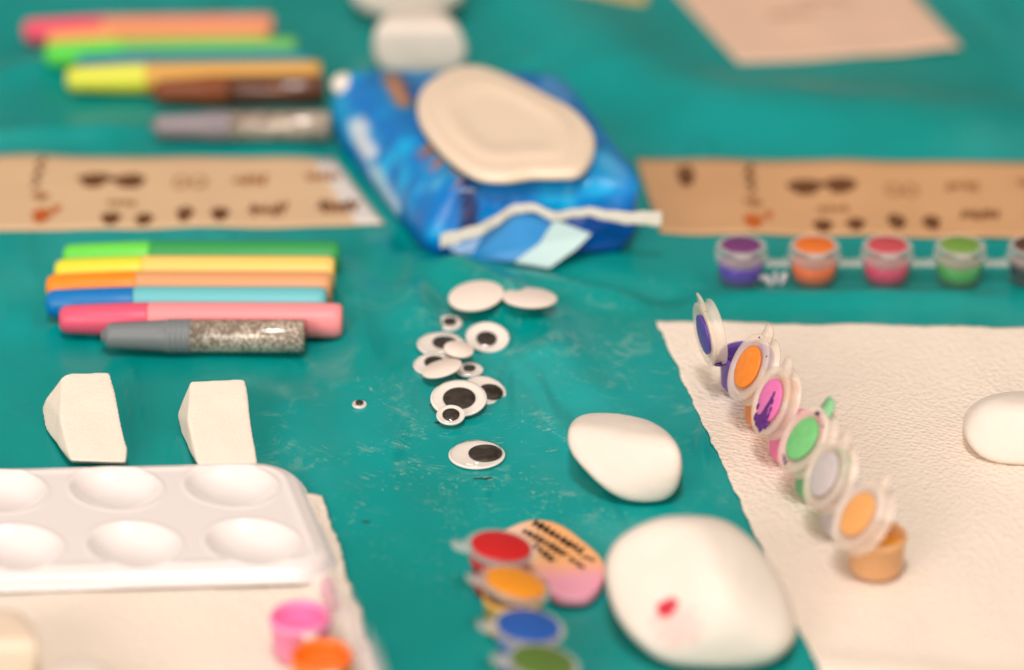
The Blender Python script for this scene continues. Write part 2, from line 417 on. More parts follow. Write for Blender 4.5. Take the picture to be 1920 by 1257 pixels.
yb2 = at(362, 146, R0).y
gB = 'long glue pens in the blurred bundle at the top left'
rows = [((222,222,70), (215,160,72), 125, 602, 0, 'blurred glue pen with yellow cap and amber barrel in the top left bundle'),
        ((0,120,150), (0,130,140), 142, 586, 1, 'blurred dark blue glue pen squeezed between the yellow and green ones'),
        ((88,212,70), (110,190,90), 84, 556, 2, 'blurred green glue pen in the top left bundle'),
        ((232,160,90), (225,150,88), 88, 505, 3, 'blurred orange glue pen between the green and pink ones at the top left'),
        ((232,78,105), (226,140,112), 44, 512, 4, 'blurred pink glue pen, farthest of the top left bundle')]
for cc, bc, a, b, k, lb in rows:
    yp = 146-22*k
    long_pen(cc, bc, xpx(a, yp, R0), xpx(b, yp, R0), yb2+SP*k, lb, gB, yaw=.030)
short_pen((128,62,20), g_brown, xpx(285,170,.007), xpx(612,170,.007), yb2-SP-.0004, 'brown glitter glue pen lying against the yellow pen of the top left bundle', 'glitter glue pens', .028)
short_pen((140,130,135), g_silver, xpx(285,236,.007), xpx(624,236,.007), at(455,236,.0068).y, 'blurred silver glitter glue pen alone just above the left card strip', 'glitter glue pens', .012)

# ------------------------------------------------------------------ pebbles: rounded polytopes
stone_m = mat('white_painted_stone', (240,230,217), .5, .35, bump=(330, .5, .0005), attr=True, vary=.05, vscale=55, sss=.15, sssr=.003)
def pebble(name, loc, planes, k=7, rz=0, seed=0, colfn=None, bumpy=.012, sub=6):
    bm = bmesh.new(); bmesh.ops.create_icosphere(bm, subdivisions=sub, radius=1)
    pl = [(Vector(n).normalized(), h) for n, h in planes]
    zmin = 9
    for v in bm.verts:
        d = v.co.normalized(); s = 0
        for n, h in pl:
            q = d.dot(n)/h
            if q > 0: s += q**k
        r = s**(-1/k)
        r *= 1+bumpy*noise.noise(d*2.2+Vector((seed, 0, 0)))+bumpy*.25*noise.noise(d*7+Vector((seed, 3, 0)))
        v.co = d*r; zmin = min(zmin, v.co.z)
    for v in bm.verts: v.co.z -= zmin
    o = finish(bm, name, stone_m); o.location = loc; o.rotation_euler = (0, 0, rz)
    M = Matrix.Translation(loc) @ Matrix.Rotation(rz, 4, 'Z')
    setcol(o, (lambda c: colfn(M @ c)) if colfn else (lambda c: (246,240,230)))
    return o
mm = .001
def outline_stone(outline, zc, extra, label, k=9, seed=0, colfn=None, bumpy=.012, base=(232,219,207)):
    """rounded stone: silhouette planes across the line of sight plus its own top, bottom and side facets"""
    cx_ = (min(p[0] for p in outline)+max(p[0] for p in outline))/2; cy_ = (min(p[1] for p in outline)+max(p[1] for p in outline))/2
    C0 = at(cx_, cy_, zc*mm); v = (C0-CAM); dep = v.dot(FW); v.normalize()
    rt = Vector((1,0,0)); rt = (rt-v*rt.dot(v)).normalized(); upv = rt.cross(v)
    pl = []
    for i in range(16):
        a = 2*pi*i/16; n = rt*cos(a)+upv*sin(a)
        h = max((p[0]-cx_)*cos(a)-(p[1]-cy_)*sin(a) for p in outline)*dep/F
        pl.append((n, h*(1.03 if k > 9 else 1.05)))
    hw_ = (max(p[0] for p in outline)-min(p[0] for p in outline))/2*dep/F
    pl += [(Vector((0, sg, 0)), hw_*1.05) for sg in (-1, 1)]      # as deep as it is wide
    for x, y, z, h in extra: pl.append((Vector((x,y,z)).normalized(), h*mm))
    bm = bmesh.new(); bmesh.ops.create_icosphere(bm, subdivisions=7 if colfn else 6, radius=1)
    zmin = 9
    for w_ in bm.verts:
        d = w_.co.normalized(); t = 0; t2 = 0
        for i_, (n, h) in enumerate(pl):
            q = d.dot(n)/h
            if q > 0:
                if i_ < 16: t += q**(k+3)
                else: t2 += q**6.5
        A_, B_ = t**(1/(k+3)), t2**(1/6.5)
        r = (A_**13+B_**13)**(-1/13)*(1+bumpy*noise.noise(d*2.2+Vector((seed,0,0)))+bumpy*.45*noise.noise(d*6+Vector((seed,3,0)))+bumpy*.08*noise.noise(d*22))
        w_.co = d*r
    zmin = min(w_.co.z for w_ in bm.verts)
    ground = Vector((C0.x, C0.y, H(C0.x, C0.y)+.0002-zmin))
    # keep the picture position while dropping the stone onto the cloth
    g2 = at(cx_, cy_, ground.z); ground.x, ground.y = g2.x, g2.y
    o = finish(bm, 'white_stone', stone_m); o.location = ground
    M = Matrix.Translation(ground)
    setcol(o, (lambda c: colfn(M @ c, base)) if colfn else (lambda c: base))
    tag(o, label, 'stone', 'white stones'); return o
def red(c, base):
    q = c-CAM; X = at(1252,1140,.03); X2 = at(1268,1172,.026)
    u = Vector(((c.x-X.x)/.0036, (c.z-.0)*0, 0)); 
    r_ = (q.normalized()-(X-CAM).normalized()); r2_ = (q.normalized()-(X2-CAM).normalized())
    n_ = noise.noise(c*420)
    a1 = Vector((r_.x*cos(.5)-r_.z*-sin(.5), r_.z*cos(.5)-r_.x*sin(.5)))
    d1 = sqrt((a1.x/.0031)**2+(a1.y/.0021)**2)+n_*.5
    d2 = sqrt((r2_.x/.0075)**2+(r2_.z/.0055)**2)+n_*.7
    col = mixc(base, (236,160,158), smst(1.2, .4, d2)*.35)
    return mixc(col, (205,35,58), smst(1.15, .6, d1))
outline_stone([(1060,800),(1080,776),(1115,767),(1160,769),(1215,784),(1255,812),(1278,850),(1280,885),(1268,928),(1245,948),(1215,952),(1180,941),(1115,898),(1072,855)], 13,
    [(0,0,-1,8.5),(.05,.18,1,13),(-.25,-.66,.62,15.5),(.5,.8,.3,21)], 'smooth white egg shaped stone below the googly eyes on bare teal cloth', 10, 1)
outline_stone([(1130,1090),(1132,1035),(1155,1002),(1220,978),(1290,966),(1345,964),(1385,988),(1425,1045),(1465,1108),(1497,1165),(1498,1205),(1465,1238),(1400,1256),(1330,1260),(1240,1242),(1190,1200),(1150,1148)], 19,
    [(0,0,-1,12.5),(-.42,-.55,.72,25.5),(.55,-.25,.80,24.5),(.1,.35,.93,28),(.5,.85,.1,38)], 'large white stone with a small red paint dab, beside the heart tag', 11, 2, red)
outline_stone([(1799,795),(1808,765),(1845,747),(1920,735),(1990,738),(2015,800),(1985,862),(1920,872),(1862,868),(1818,838)], 12,
    [(0,0,-1,7),(0,.15,1,12),(-.15,-.75,.6,13),(-.75,.1,.65,18)], 'white stone on the right paper towel, cut off by the right edge', 8, 3)
outline_stone([(697,105),(704,55),(730,18),(775,4),(825,14),(862,55),(880,105),(868,132),(780,140),(712,134)], 14,
    [(0,0,-1,14),(0,.1,1,14)], 'blurred cream stone standing just behind the blue wipes pack', 6, 4)
outline_stone([(645,-10),(680,22),(765,32),(850,20),(882,-15),(860,-55),(760,-80),(680,-55)], 10,
    [(0,0,-1,10),(0,.1,1,11)], 'blurred wide cream stone at the top edge, farthest stone behind the wipes pack', 6, 5)
outline_stone([(-100,1230),(-70,1150),(0,1130),(50,1150),(74,1210),(60,1290),(-20,1330),(-90,1300)], 13,
    [(0,0,-1,13),(0,.1,1,13)], 'cream stone cut off at the bottom left corner of the picture', 6, 6, base=(236,214,190))
outline_stone([(85,1262),(110,1240),(160,1234),(205,1248),(225,1290),(200,1340),(140,1350),(90,1320)], 8,
    [(0,0,-1,8),(0,.1,1,8)], 'white stone barely showing at the bottom edge under the palette', 6, 8)
def gz(p): return Vector((p.x, p.y, H(p.x, p.y)))

# ------------------------------------------------------------------ sponge wedges
sponge_m = mat('white_latex_sponge', (238,223,208), .9, .2, bump=(1300, .6, .0006), sss=.3, sssr=.003)
def wedge(top, bot, label, loc):
    pts = [at(*p) for p in top]+[at(*p) for p in bot]
    bm = bmesh.new()
    for p in pts: bm.verts.new(p-loc)
    r = bmesh.ops.convex_hull(bm, input=bm.verts)
    bmesh.ops.delete(bm, geom=[e for e in set(r['geom_interior']+r['geom_unused']) if isinstance(e, bmesh.types.BMVert)], context='VERTS')
    bmesh.ops.dissolve_limit(bm, angle_limit=.03, verts=bm.verts, edges=bm.edges)
    bmesh.ops.recalc_face_normals(bm, faces=bm.faces)
    me = bpy.data.meshes.new('sponge_wedge'); bm.to_mesh(me); bm.free()
    me.materials.append(sponge_m)
    o = bpy.data.objects.new('sponge_wedge', me); COL.objects.link(o); o.location = loc
    r_m = o.modifiers.new('remesh', 'REMESH'); r_m.mode = 'VOXEL'; r_m.voxel_size = .00055; r_m.use_smooth_shade = True
    s_m = o.modifiers.new('soft', 'SMOOTH'); s_m.factor = .5; s_m.iterations = 14
    tx = bpy.data.textures.new('soft_dents', 'CLOUDS'); tx.noise_scale = .02; tx.noise_depth = 2
    d_m = o.modifiers.new('dents', 'DISPLACE'); d_m.texture = tx; d_m.strength = .0012; d_m.mid_level = .5
    tag(o, label, 'sponge', 'white sponge wedges'); return o
def wz(py, y0, y1): return .0165-(py-y0)/(y1-y0)*.0105
wedge([(a, b, wz(b, 697, 868)) for a, b in [(117,706),(134,699),(206,696),(239,838),(236,868),(133,864),(113,786)]],
      [(84,806,0),(79,768,.002),(118,800,0),(205,800,0),(236,872,0),(134,868,0),(86,748,.007)], 'white sponge wedge with a pointed left side, nearer the left edge', at(165,800))
wedge([(a, b, wz(b, 710, 878)) for a, b in [(357,714),(459,709),(468,782),(484,872),(371,872),(352,790)]],
      [(338,812,0),(332,778,.003),(362,808,0),(458,800,0),(482,885,0),(378,885,0),(340,757,.007)], 'squarish white sponge wedge between the other wedge and the tiny googly eye', at(410,800))

# ------------------------------------------------------------------ paint palette (height field with six-plus wells)
pal_m = mat('glossy_white_plastic', (236,226,223), .17, .6, sss=.1, sssr=.003)
ZP = .0070
def vv(px, py): p = at(px, py, ZP); return Vector((p.x, p.y))
w00, w10, w01 = vv(433,910), vv(217,915), vv(474,1016)
ex = (w00-w10); ey = (w00-w01); sxl = ex.length; syl = ey.length; ux = ex/sxl; uy = ey/syl
pc = w00-ey*.5            # midpoint of the last column
wr = .0158
xr = .0262; xl = -sxl*4-.0275; yh = syl*.5+.0200
nx, ny = 330, 120
bm = bmesh.new(); gg = []
cr = .016
def pal_h(x, y):
    # signed distance inside rounded rect
    cx_, cy_ = (xl+xr)/2, 0; hx, hy = (xr-xl)/2, yh
    qx, qy = abs(x-cx_)-hx+cr, abs(y-cy_)-hy+cr
    sd = min(max(qx, qy), 0)+sqrt(max(qx, 0)**2+max(qy, 0)**2)-cr
    return sd
for j in range(ny+1):
    row = []
    for i in range(nx+1):
        x = xl+(xr-xl)*i/nx; y = -yh+2*yh*j/ny
        row.append((x, y))
    gg.append(row)
def surf(x, y):
    sd = pal_h(x, y); e = -sd
    z = ZP-.0011*exp(-(e/.0035)**2)
    if e < .003: z -= (.003-sqrt(max(0, .003**2-(.003-max(0, e))**2)))*.9
    z += .0005*exp(-((e-.0062)/.0014)**2)       # shallow moulded border
    best = 9
    for a in range(5):
        for b in (0, 1):
            wx, wy = -sxl*a, syl*(.5-b); best = min(best, sqrt((x-wx)**2+(y-wy)**2))
    q = best/wr
    if q < 1.12:
        dep = .0060*(1-min(1, q)**2.8)
        z -= dep*smst(1.12, .90, q)
        z += .0003*exp(-((q-1.06)/.05)**2)
    return z
# radial clamp so the grid follows the rounded outline
vt = []
for j in range(ny+1):
    row = []
    for i in range(nx+1):
        x, y = gg[j][i]
        for _ in range(3):
            sd = pal_h(x, y)
            if sd > 0:
                e = 1e-5; gx = (pal_h(x+e, y)-sd)/e; gy = (pal_h(x, y+e)-sd)/e; x -= gx*sd; y -= gy*sd
        w = pc+ux*x+uy*y
        row.append(bm.verts.new((w.x, w.y, surf(x, y))))
    vt.append(row)
for j in range(ny):
    for i in range(nx):
        try: bm.faces.new((vt[j][i], vt[j][i+1], vt[j+1][i+1], vt[j+1][i]))
        except Exception: pass
# skirt down to the towel
edge = [vt[0][i] for i in range(nx+1)]+[vt[j][nx] for j in range(1, ny+1)]+[vt[ny][i] for i in range(nx-1, -1, -1)]+[vt[j][0] for j in range(ny-1, 0, -1)]
cw = pc+ux*((xl+xr)/2)
def ring(prev, z, out):
    new = []
    for v in prev:
        d = Vector((v.co.x-cw.x, v.co.y-cw.y)); dn = d.normalized()
        new.append(bm.verts.new((v.co.x+dn.x*out, v.co.y+dn.y*out, z)))
    n = len(prev)
    for i in range(n): 
        j = (i+1) % n
        bm.faces.new((prev[i], prev[j], new[j], new[i]))
    return new
r_ = ring(edge, .0040, .0001); r_ = ring(r_, .0027, .0002); r_ = ring(r_, .0024, .0006); r_ = ring(r_, .0020, .0005); r_ = ring(r_, .0017, .0001)
bmesh.ops.remove_doubles(bm, verts=bm.verts, dist=1e-6)
pal = finish(bm, 'paint_palette', pal_m)
tag(pal, 'white plastic paint palette with round wells on the left paper towel', 'paint palette')

# ------------------------------------------------------------------ googly eyes
eye_white = mat('eye_white_card', (245,236,230), .45, .4)
eye_back = mat('eye_back_paper', (240,222,210), .6, .3, vary=.04, vscale=200)
eye_black = mat('eye_black', (28,16,10), .25, .5)
dome_m = clear_mat('clear_dome', (255,254,252), .05, 2.0)
def eye(px, py, d, z=.0, rot=(0,0,0), pup=(0,0), pr=.52, flip=False, label='', name='googly_eye', dome=.30):
    p = at(px, py, z+.001); R = d/2*mm
    base = max(H(p.x, p.y), -.0005)
    t = root(name, (p.x, p.y, base+z), tuple(radians(a) for a in rot))
    tag(t, label, 'googly eye', 'googly eyes')
    s = -1 if flip else 1; zo = R*dome+.001 if flip else 0
    def prof(L_): return [(r, zo+s*h) for r, h in L_]
    b_ = lathe('backing', prof([(0,0),(R*.97,0),(R,.0002),(R,.0007),(R*.97,.0010),(R*.93,.0008),(0,.0008)]), eye_back if flip else eye_white, t, 56)
    pp = lathe_bm(prof([(0,.00085),(R*pr,.00085),(R*pr,.0014),(R*pr*.95,.0016),(0,.0016)]), 40)
    ox, oy = pup[0]*R, pup[1]*R
    bmesh.ops.translate(pp, verts=pp.verts, vec=(ox, oy, 0))
    finish(pp, 'pupil', eye_black, t)
    L_ = [(R*.985, .0009), (R*.93, .0011)]
    for k in range(1, 13):
        a = k/12*pi/2; L_.append((R*.93*cos(a) if k < 12 else 0, .0011+R*dome*sin(a)))
    lathe('clear_dome', prof(L_), dome_m, t, 56)
    return t
eye(895,571,21.8,.0025,(5,-7,0),flip=True,label='large googly eye lying face down, its blank oval back tilted, topmost of the pile')
eye(992,590,21.4,.0005,(-6,3,0),flip=True,label='large googly eye lying face down to the right of the topmost one',dome=.22)
eye(841,605,10.5,0,(6,0,0),(.1,.1),.5,label='small clear googly eye at the upper left of the pile, above the wide one')
eye(914,628,16.8,.002,(16,4,0),(-.05,-.18),.47,label='medium googly eye with round black pupil looking down, under the face down topmost eye')
eye(828,643,19.0,.0012,(2,3,0),(.12,.10),.50,label='wide googly eye half covered by a small face down one at its lower right')
eye(859,656,11.5,.0042,(4,8,0),flip=True,label='small face down googly eye lying on the rim of the wide one',dome=.2)
eye(812,679,15.0,.0008,(5,-3,0),(.05,.12),.5,label='googly eye at the left of the pile, its lower edge under a face down one')
eye(831,694,15.6,.0030,(-4,-14,0),flip=True,label='face down googly eye tilted up to the right, just above the large eye',dome=.2)
eye(880,690,10.5,.0005,(0,0,0),(0,.1),.45,label='small dark googly eye right of the tilted face down one')
eye(908,728,16.5,.0008,(10,10,0),(.30,-.12),.55,label='googly eye partly hidden behind the right side of the large eye')
eye(860,743,21.0,.0032,(12,0,0),(.02,-.05),.58,label='large googly eye with a small eye resting on its lower rim')
eye(845,774,10.6,.0030,(14,0,0),(.02,-.08),.60,label='small googly eye with a bright glint, lowest of the pile on the large eye rim')
eye(894,849,20.6,.0002,(0,0,0),(.30,.02),.60,label='large googly eye lying alone below the pile, its pupil rolled to the right')
eye(674,763,5.4,0,(0,0,0),(0,.1),.55,label='tiny googly eye by itself to the left of the pile')

# ------------------------------------------------------------------ paint pots
milky = mat('milky_plastic', (240,232,222), .28, .5, alpha=.72, sss=0)
milky_lid = mat('milky_lid_plastic', (248,228,212), .30, .5, alpha=.38)
clearp = mat('clear_polypropylene', (238,228,220), .2, .6, alpha=.26)
PR, PH = .0100, .0146
def pot(parent, c, paintc, cupc, theta, hdir, lidc=None, cup_alpha=.93, level=.6, wet=None, tabc=None, recess=True, closed_col=None, lidr=.0116, lid_mat=None, twist=0.0, lpr=.63):
    """cup at local c; hdir: unit xy direction from the cup centre to its hinge; theta: lid opening in degrees (0 = shut)"""
    T = Matrix.Translation(c)
    cm = plastic(cupc, .34, cup_alpha)
    r0, r1 = PR*.93, PR
    prof = [(0,.0004),(r0*.86,.0002),(r0,.0018),(r1,PH-.0022),(r1*1.04,PH-.0020),(r1*1.04,PH-.0008),(r1*1.01,PH-.0006),(r1*1.0,PH),(r1*.93,PH),(r1*.92,PH-.002),(r0*.92,.0018),(0,.0016)]
    cup = finish(lathe_bm(prof, 48, 'z', T), 'cup', cm, parent)
    lv = .0016+(PH-.004)*level; rl = (r0+(r1-r0)*lv/PH)*.93
    pp = [(0,.0017),(r0*.915,.0019),(rl,lv-.0004),(rl*.96,lv),(rl*.5,lv-.0006),(0,lv-.0009)]
    pb = lathe_bm(pp, 40, 'z', T)
    for v in pb.verts:
        if v.co.z > c.z+lv-.002: v.co.z += .0007*noise.noise(v.co*260)
    finish(pb, 'paint', mat('wet_paint', wet or paintc, .15, .6, coat=.5), cup)
    # lid in hinge frame: x from hinge outwards over the cup
    hd = Vector((hdir[0], hdir[1], 0)).normalized(); u = -hd; vdir = Vector((0,0,1)).cross(u)
    base = c+hd*(PR*1.12+(.0032 if theta > 30 else .0016))+Vector((0,0,PH-(.0024 if theta > 30 else .0004)))
    th = radians(theta)
    U = (u*cos(th)+Vector((0,0,1))*sin(th)); V = vdir; W = U.cross(V)
    if twist:
        q = Matrix.Rotation(twist, 3, W); 
    M = Matrix(((U.x,V.x,W.x,base.x),(U.y,V.y,W.y,base.y),(U.z,V.z,W.z,base.z),(0,0,0,1)))
    Lc = Matrix.Translation((PR*1.12+.0016, 0, .0003))
    lr = lidr
    lp = [(0,-.0004),(lr*.72,-.0004),(lr*.74,-.0022),(lr*.80,-.0022),(lr*.82,-.0003),(lr*.98,-.0003),] if theta < 30 else [(0,-.0004),(lr*.86,-.0004),(lr*.88,-.0040),(lr*1.02,-.0043),(lr*1.03,-.0037),(lr*.93,-.0034),(lr*.94,-.0003),]
    lp += [(lr,.0003),(lr,.0010),(lr*.96,.0013),(lr*.80,.0013),(lr*.74,.0010),(lr*.70,.0002),(0,.0002)]
    lid = finish(lathe_bm(lp, 56, 'z', M @ Lc), 'lid', lid_mat or milky_lid, parent)
    if lidc:
        lc = lathe_bm([(0,.00035),(lr*(lpr-.03),.00035),(lr*lpr,.0014),(lr*(lpr-.05),.0016),(0,.0017)], 40, 'z', M @ Lc)
        finish(lc, 'lid_paint', mat('dried_paint', lidc, .35, .5, vary=.12, vscale=300), lid)
    # finger tab and hinge strap
    def boxm(x0, x1, hw0, hw1, z0, z1, nm, mt, par, bend=0):
        bm = bmesh.new(); rows_ = []
        for k in range(7):
            f = k/6; x = x0+(x1-x0)*f; hw = (hw0+(hw1-hw0)*f)*(1 if k < 5 else (.86 if k == 5 else .55)); zz = bend*f*f
            rows_.append([bm.verts.new(M @ Vector((x, y_, z_+zz))) for y_, z_ in ((-hw,z0),(hw,z0),(hw,z1),(-hw,z1))])
        for A, C_ in zip(rows_, rows_[1:]):
            for i in range(4): bm.faces.new((A[i], A[(i+1)%4], C_[(i+1)%4], C_[i]))
        bm.faces.new(rows_[0][::-1]); bm.faces.new(rows_[-1])
        return finish(bm, nm, mt, par)
    far = PR*1.12+.0016+lr
    tm = plastic(tabc, .35, .9) if tabc else (lid_mat or milky_lid)
    boxm(far-.0008, far+.0048, .0042, .0030, .0001, .0011, 'lid_tab', tm, lid, .0010)
    # strap joining cup rim to lid
    bm = bmesh.new(); rows_ = []
    for k in range(6):
        f = k/5; a = th*f
        p0 = c+hd*(PR*1.02)+Vector((0,0,PH-.0014)); p1 = base; p2 = M @ Vector((.0028, 0, .0004))
        q = p0*(1-f)**2+p1*2*f*(1-f)+p2*f*f
        rows_.append([bm.verts.new(q+V*s*.0032+Vector((0,0,dz))) for s, dz in ((-1,0),(1,0),(1,.0006),(-1,.0006))])
    for A, C_ in zip(rows_, rows_[1:]):
        for i in range(4): bm.faces.new((A[i], A[(i+1)%4], C_[(i+1)%4], C_[i]))
    bm.faces.new(rows_[0][::-1]); bm.faces.new(rows_[-1])
    finish(bm, 'hinge', lid_mat or milky_lid, lid)
    return cup, lid, M @ Lc
def bridge(parent, a, b, m_, hw=.0030, z=None):
    d = (b-a).normalized(); n = Vector((-d.y, d.x, 0)); z = PH-.0018 if z is None else z
    p, q = a+d*(PR*.98), b-d*(PR*.98)
    bm = bmesh.new(); rows_ = []
    for k in range(7):
        f = k/6; c = p*(1-f)+q*f; w = hw*(1-.35*sin(pi*f)); zz = z-.0006*sin(pi*f)
        rows_.append([bm.verts.new(Vector((c.x, c.y, c.z+zz))+n*s*w+Vector((0,0,dz))) for s, dz in ((-1,0),(1,0),(1,.0009),(-1,.0009))])
    for A, C_ in zip(rows_, rows_[1:]):
        for i in range(4): bm.faces.new((A[i], A[(i+1)%4], C_[(i+1)%4], C_[i]))
    bm.faces.new(rows_[0][::-1]); bm.faces.new(rows_[-1])
    finish(bm, 'bridge', m_, parent)
def smear(parent, Mx, pts, r, col, name='paint_smear'):
    bm = bmesh.new()
    for (x, y, s) in pts:
        mt = Mx @ Matrix.Translation((x, y, .0013)) @ Matrix.Diagonal((s, s*.8, .35, 1))
        bmesh.ops.create_icosphere(bm, subdivisions=2, radius=r, matrix=mt)
    return finish(bm, name, mat('purple_smear', col, .2, .6), parent)

# front diagonal strip, six open pots
ra = at(1641, 1078); 
strip = root('paint_pot_strip', (ra.x, ra.y, 0))
tag(strip, 'diagonal row of six paint pots with half open lids on the right paper towel', 'paint pots')
a0, a5 = at(1641,1078), at(1398,736)
zb = .0020
pots = [
 ((100,62,160), (112,80,168), 97, (104,66,168), .55, (70,30,120), None, False),
 ((250,135,40), (226,135,60), 61, (248,138,40), .6, (225,110,30), None, True),
 ((236,90,150), (240,120,170), 66, (240,120,185), .6, (215,30,80), None, True),
 ((110,195,125), (100,180,125), 53, (120,200,125), .6, (60,160,90), (140,205,150), True),
 ((205,200,205), (205,200,202), 62, (205,192,192), .6, (190,186,190), None, True),
 ((226,152,84), (226,172,120), 52, (240,168,98), .85, (240,160,50), None, True)]
d = (a0-a5); dn = d.normalized(); hdir = Vector((dn.y, -dn.x))   # left-front side of the row
if hdir.x > 0: hdir = -hdir
prev = None
for k, (pc_, cupc, th, lc, lvl, wet, tabc, rc) in enumerate(pots):
    p = a5+(a0-a5)*(k/5); c = Vector((p.x-ra.x, p.y-ra.y, zb))
    hd = hdir
    cup, lid, Mx = pot(strip, c, pc_, cupc, th, hd, lc, .96, lvl, wet, tabc, rc, lidr=.0131 if k else .0122)
    if prev: bridge(strip, prev, c, milky)
    prev = c
    if k == 2:
        smear(lid, Mx, [(-.0092,-.0030,1.2),(-.0090,.0010,1.2),(-.0085,.0035,1.0),(-.0070,-.0055,1.1),(-.0055,-.0010,1.5),(-.0030,-.0012,1.3),(-.0010,-.0014,1.1),(.0012,-.0016,1.0),(.0034,-.0016,.8),(-.0078,.001,1),(-.006,-.003,1.1),(-.004,-.0046,.9),(-.0075,-.0015,1.2),(-.0052,.0052,.8),(-.0015,-.0042,.8),(.001,-.003,.8),(.003,-.0018,.7),(-.0035,-.002,1.0),(-.0095,-.001,.8)], .0019, (92,20,120))
    if k == 3: smear(lid, Mx, [(.0104,.0010,.9),(.0100,.0026,1.0),(-.0104,-.001,1.0),(-.0100,.0012,.9),(-.0095,.0030,.5),(.009,-.006,.5)], .0010, (50,30,80))
    if k == 1: smear(lid, Mx, [(.0112,.003,.6),(.009,-.0085,.5)], .0008, (60,20,60))
    if k == 0: smear(strip, Matrix.Translation(c+hd.to_3d()*.0102+Vector((0,0,.0118))), [(0,0,1.4),(.003,-.002,1.3),(.006,.0,1.6),(.004,.003,1.2),(.009,.002,1.3),(-.001,-.003,1.1),(.0085,.005,1.2)], .0022, (70,30,120))

# back strip, closed clear pots
rb = at(1387, 532); strip2 = root('paint_pot_strip', (rb.x, rb.y, 0))
tag(strip2, 'row of closed clear paint pots in front of the right card strip', 'paint pots')
prev = None
for k, (px, c1, c2) in enumerate([(1388,(84,46,176),(120,60,120)), (1525,(240,110,50),(235,120,45)), (1661,(215,62,105),(205,80,90)), (1797,(70,165,80),(120,160,70)), (1934,(30,45,50),(90,60,45)), (2070,(230,225,220),(230,225,220))]):
    p = at(px, 527); c = Vector((p.x-rb.x, p.y-rb.y, 0))
    pot(strip2, c, c1, (238,228,224), 2, (0,1), None, .07, .66, c1, lid_mat=clearp, lidr=.0100)
    bm = lathe_bm([(0,.0004),(PR*.80,.0004),(PR*.84,.0007),(PR*.80,.0009),(0,.0009)], 40, 'z', Matrix.Translation(c+Vector((0,0,PH+.0004))))
    finish(bm, 'lid_paint', plastic(c2, .35, .9), strip2)
    bm = lathe_bm([(PR*1.0,PH-.0052),(PR*1.03,PH-.0051),(PR*1.04,PH-.0012),(PR*1.0,PH-.0010)], 48, 'z', Matrix.Translation(c))
    finish(bm, 'rim_highlight_band', plastic((244,215,208), .3, .3), strip2)  # pale band painted in for the highlight below each lid rim
    if prev: bridge(strip2, prev, c, clearp, .0050, .008)
    prev = c
foil = bmesh.new()
pf = at(1440, 534)
for k in range(5):
    mt = Matrix.Translation(Vector((pf.x+(k-2)*.0030, pf.y+.001*sin(k*2), .0022+.0008*(k%2)))) @ Matrix.Rotation(.5*k, 4, 'Y') @ Matrix.Diagonal((.0032,.0022,.0012,1))
    bmesh.ops.create_icosphere(foil, subdivisions=2, radius=1, matrix=mt)
bmesh.ops.remove_doubles(foil, verts=foil.verts, dist=1e-6)
for v in foil.verts: v.co += Vector((noise.noise(v.co*700), noise.noise(v.co*700+Vector((3,0,0))), .5*noise.noise(v.co*900)))*.0010
fo = finish(foil, 'plastic_scrap', mat('shiny_clear_scrap', (225,222,225), .12, .8, alpha=.75), None, False)
tag(fo, 'crumpled shiny clear plastic scrap beside the closed purple pot', 'scrap')

# foreground middle strip with shut lids
rc_ = at(940, 1112); strip3 = root('paint_pot_strip', (rc_.x, rc_.y, 0))
tag(strip3, 'blurred row of red, orange and blue paint pots beside the printed heart tag', 'paint pots')
prev = None
for k, (px, py, pc_, cc, lid_c, th) in enumerate([(938,1108,(190,25,35),(200,60,60),(205,28,32),8), (963,1184,(230,160,40),(228,178,90),(240,150,35),14), (989,1258,(40,95,170),(90,130,190),(32,88,170),7), (1015,1330,(80,110,50),(110,130,80),(90,120,50),10)]):
    p = at(px, py); c = Vector((p.x-rc_.x, p.y-rc_.y, 0))
    pot(strip3, c, pc_, cc, th, (1,.15) if k != 1 else (1,.2), lid_c, .9, .7, pc_, lid_mat=clearp, lidr=.0124, lpr=.84)
    if prev: bridge(strip3, prev, c, milky)
    prev = c

faint_clear = mat('thin_clear_lid', (245,225,225), .2, .5, alpha=.14)
# bottom left strip on the towel
rd = at(565, 1225); strip4 = root('paint_pot_strip', (rd.x, rd.y, 0))
tag(strip4, 'blurred pink and orange paint pots at the bottom edge of left paper towel', 'paint pots')
prev = None
for k, (px, py, pc_, cc, th) in enumerate([(566,1232,(250,120,180),(252,150,195),72), (606,1306,(255,115,20),(250,130,50),76), (648,1385,(160,160,200),(190,190,215),74)]):
    p = at(px, py); c = Vector((p.x-rd.x, p.y-rd.y, .0016))
    pot(strip4, c, pc_, cc, th, (1,.05), None, .97, .97, pc_, lid_mat=faint_clear, lidr=.0100)
    if prev: bridge(strip4, prev, c, milky)
    prev = c
px_ = at(612, 1098, .004)
bm = bmesh.new()
for k in range(4):
    bmesh.ops.create_icosphere(bm, subdivisions=2, radius=1, matrix=Matrix.Translation((px_.x+.0008*k, px_.y-.0045*k, .0045)) @ Matrix.Diagonal((.0026,.0034,.0013,1)))
for v in bm.verts: v.co += Vector((noise.noise(v.co*400), noise.noise(v.co*400+Vector((3,0,0))), noise.noise(v.co*500)))*.0012
ps = finish(bm, 'pink_plastic_scrap', plastic((238,160,180), .3, .6)); tag(ps, 'small crumpled pink plastic scrap on the edge of the left paper towel', 'scrap')

